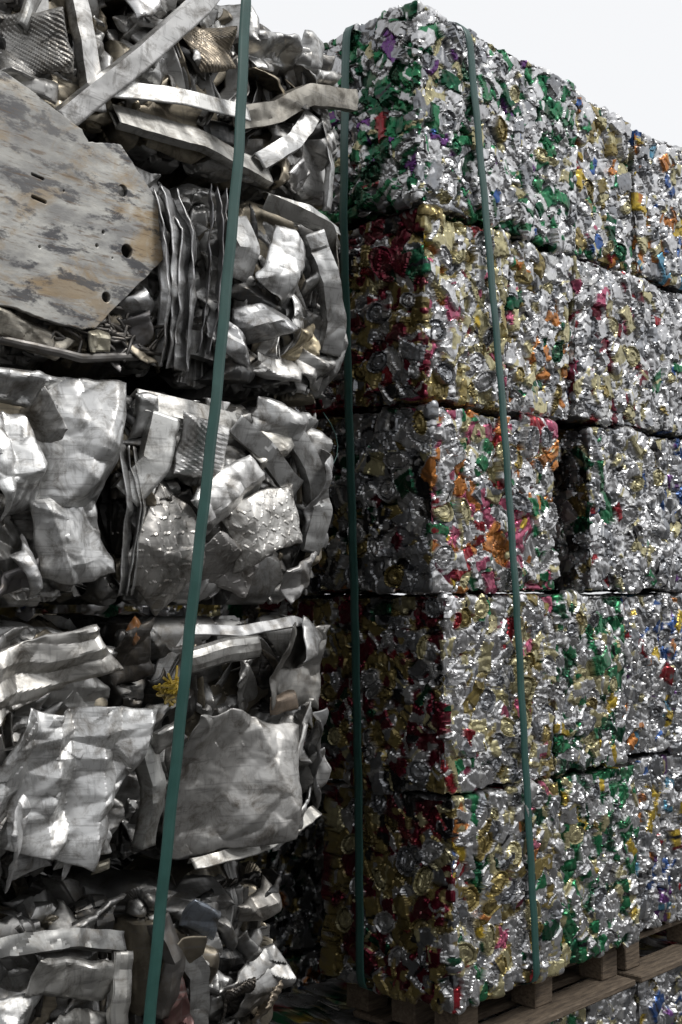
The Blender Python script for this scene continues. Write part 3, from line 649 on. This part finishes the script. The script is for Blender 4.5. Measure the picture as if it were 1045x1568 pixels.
# ================================================================== pallets
def boxmesh(name,x0,x1,y0,y1,z0,z1,parent,bev=.004,mat=None,base=None):
    base=ZC if base is None else base
    me=bpy.data.meshes.new(name)
    bm=bmesh.new(); bmesh.ops.create_cube(bm,size=1)
    for v in bm.verts: v.co=((v.co.x+.5)*(x1-x0)+x0,(v.co.y+.5)*(y1-y0)+y0,(v.co.z+.5)*(z1-z0)+z0+base)
    bmesh.ops.bevel(bm,geom=bm.edges[:],offset=bev,segments=1,affect='EDGES')
    for v in bm.verts: v.co+=Vector((random.uniform(-1,1),random.uniform(-1,1),random.uniform(-1,1)))*.0015
    bm.to_mesh(me); bm.free(); me.materials.append(mat or M_wood)
    ob=bpy.data.objects.new(name,me); bpy.context.collection.objects.link(ob); ob.parent=parent; return ob
for pi,(a,b_,nd,ys_) in enumerate([(.18,1.10,4,(.04,.22,.42)),(1.16,2.2,6,(.04,.36,.70))]):
    e=bpy.data.objects.new('wooden_pallet',None); bpy.context.collection.objects.link(e)
    for k in range(nd):
        y=.05+k*.13; boxmesh('deck_board_%d'%(k+1),a,b_,y+.02,y+.12,-1.290,-1.272,e)
    for k,xx in enumerate((a,(a+b_)/2-.05,b_-.10)):
        for q,yy in enumerate(ys_):
            boxmesh('block_%d_%d'%(k+1,q+1),xx,xx+.10,yy+.03,yy+.13,-1.385,-1.292,e)
    for q,yy in enumerate(ys_):
        boxmesh('base_board_%d'%(q+1),a-.01,b_+.01,yy-.04,yy+.09,-1.41,-1.387,e)
# ================================================================== straps
def strap(name,path,w,wdir):
    P=np.array(path,float); pts=[]
    for i in range(len(P)-1):
        n=max(2,int(np.linalg.norm(P[i+1]-P[i])/.03))
        for j in range(n): pts.append(P[i]+(P[i+1]-P[i])*j/n)
    pts.append(P[-1]); pts=np.array(pts)
    for _ in range(2): pts[1:-1]=(pts[:-2]+2*pts[1:-1]+pts[2:])/4
    wd=np.array(wdir,float)
    cr=np.cross(wd,[0,0,1.0])
    a=np.stack([pts-wd*w/2,pts-wd*w*.17+cr*.0006,pts+wd*w*.17+cr*.0006,pts+wd*w/2],1).reshape(-1,3)
    s=np.arange(len(pts))
    a=a+np.repeat((np.sin(s*.9)*.0012)[:,None]*cr,4,axis=0)
    ob=mk_mesh(name,a,gridF(len(pts),4),None,M_strap,True)
    m=ob.modifiers.new('t','SOLIDIFY'); m.thickness=.0016
    return ob
strap('strapping_band',[(-.83,.8,Z(1.60)),(-.83,.06,Z(1.60)),(-.835,-.06,Z(1.57)),(-.885,-.09,Z(1.10)),(-.955,-.095,Z(.50)),(-1.035,-.10,Z(-.05)),(-1.115,-.10,Z(-.68)),(-1.185,-.09,Z(-1.34)),(-1.21,-.0,Z(-2.0))],.034,(1,0,0))
strap('strapping_band',[(.13,.8,Z(1.815)),(.13,.03,Z(1.815)),(.135,-.026,Z(1.785)),(.22,-.030,Z(1.17)),(.30,-.030,Z(.57)),(.36,-.030,Z(-.01)),(.41,-.030,Z(-.62)),(.465,-.026,Z(-1.26)),(.465,.05,Z(-1.268))],.036,(1,0,0))
strap('strapping_band',[(.5,.27,Z(1.815)),(-.08,.27,Z(1.815)),(-.114,.27,Z(1.785)),(-.115,.28,Z(1.17)),(-.085,.285,Z(.57)),(-.055,.29,Z(-.01)),(-.005,.32,Z(-.62)),(.03,.345,Z(-1.26)),(.10,.345,Z(-1.268))],.034,(0,1,0))
strap('strap_tail',[(-.44,.05,Z(.50)),(-.40,.03,Z(.44)),(-.41,.02,Z(.37)),(-.46,.0,Z(.34))],.022,(.7,.7,0))
# ================================================================== ground + added wall behind the camera, shapes the light
me=bpy.data.meshes.new('ground'); me.from_pydata([(-300,-300,0),(300,-300,0),(300,300,0),(-300,300,0)],[],[(0,1,2,3)]); me.materials.append(M_ground)
g=bpy.data.objects.new('ground',me); bpy.context.collection.objects.link(g)
e=bpy.data.objects.new('added_shade_wall',None); bpy.context.collection.objects.link(e)  # unseen wall, added to block low sky and give the metal dark reflections
for k in range(9):
    boxmesh('added_wall_panel_%d'%(k+1),-14+k*3.0,-14+k*3.0+2.98,-9.2,-9.0,.0,4.4,e,.02,M_conc,0)
    boxmesh('added_wall_pillar_%d'%(k+1),-14.12+k*3.0,-13.88+k*3.0,-8.98,-8.7,.0,4.6,e,.02,M_conc,0)
# ================================================================== light
sc=bpy.context.scene
w=bpy.data.worlds.new('World'); sc.world=w; w.use_nodes=True; nt=w.node_tree
sunaz=math.radians(28); el=math.radians(52)
sd=Vector((math.sin(sunaz)*math.cos(el),-math.cos(sunaz)*math.cos(el),math.sin(el)))
sky=nt.nodes.new('ShaderNodeTexSky'); sky.sky_type='NISHITA'; sky.sun_disc=False; sky.sun_elevation=el; sky.sun_rotation=math.atan2(sd.x,sd.y); sky.dust_density=4
hs=nt.nodes.new('ShaderNodeHueSaturation'); hs.inputs['Saturation'].default_value=.15
mx=nt.nodes.new('ShaderNodeMixRGB'); mx.inputs[0].default_value=.85; mx.inputs[2].default_value=(9.9,10.0,10.2,1)
nt.links.new(sky.outputs[0],hs.inputs['Color']); nt.links.new(hs.outputs[0],mx.inputs[1])
bg=nt.nodes['Background']; nt.links.new(mx.outputs[0],bg.inputs[0]); bg.inputs[1].default_value=.104
l=bpy.data.lights.new('sun','SUN'); l.energy=1.5; l.angle=math.radians(14); l.color=(1,.98,.95)
lo=bpy.data.objects.new('sun',l); bpy.context.collection.objects.link(lo); lo.rotation_euler=sd.to_track_quat('Z','Y').to_euler()
# ================================================================== camera
cam=bpy.data.cameras.new('camera'); co=bpy.data.objects.new('camera',cam); bpy.context.collection.objects.link(co)
cam.lens=1920/1568*36; cam.sensor_width=36; cam.sensor_fit='AUTO'; cam.clip_end=1000; cam.clip_start=.05
co.location=(-2.938,-2.397,ZC)
a=math.radians(43.6); p=math.atan(121/1920)
fw=Vector((math.cos(a)*math.cos(p),math.sin(a)*math.cos(p),math.sin(p)))
co.rotation_euler=fw.to_track_quat('-Z','Y').to_euler()
cam.dof.use_dof=True; cam.dof.focus_distance=3.6; cam.dof.aperture_fstop=11
sc.camera=co
sc.view_settings.view_transform='Standard'; sc.view_settings.look='None'; sc.view_settings.exposure=0
print('done')
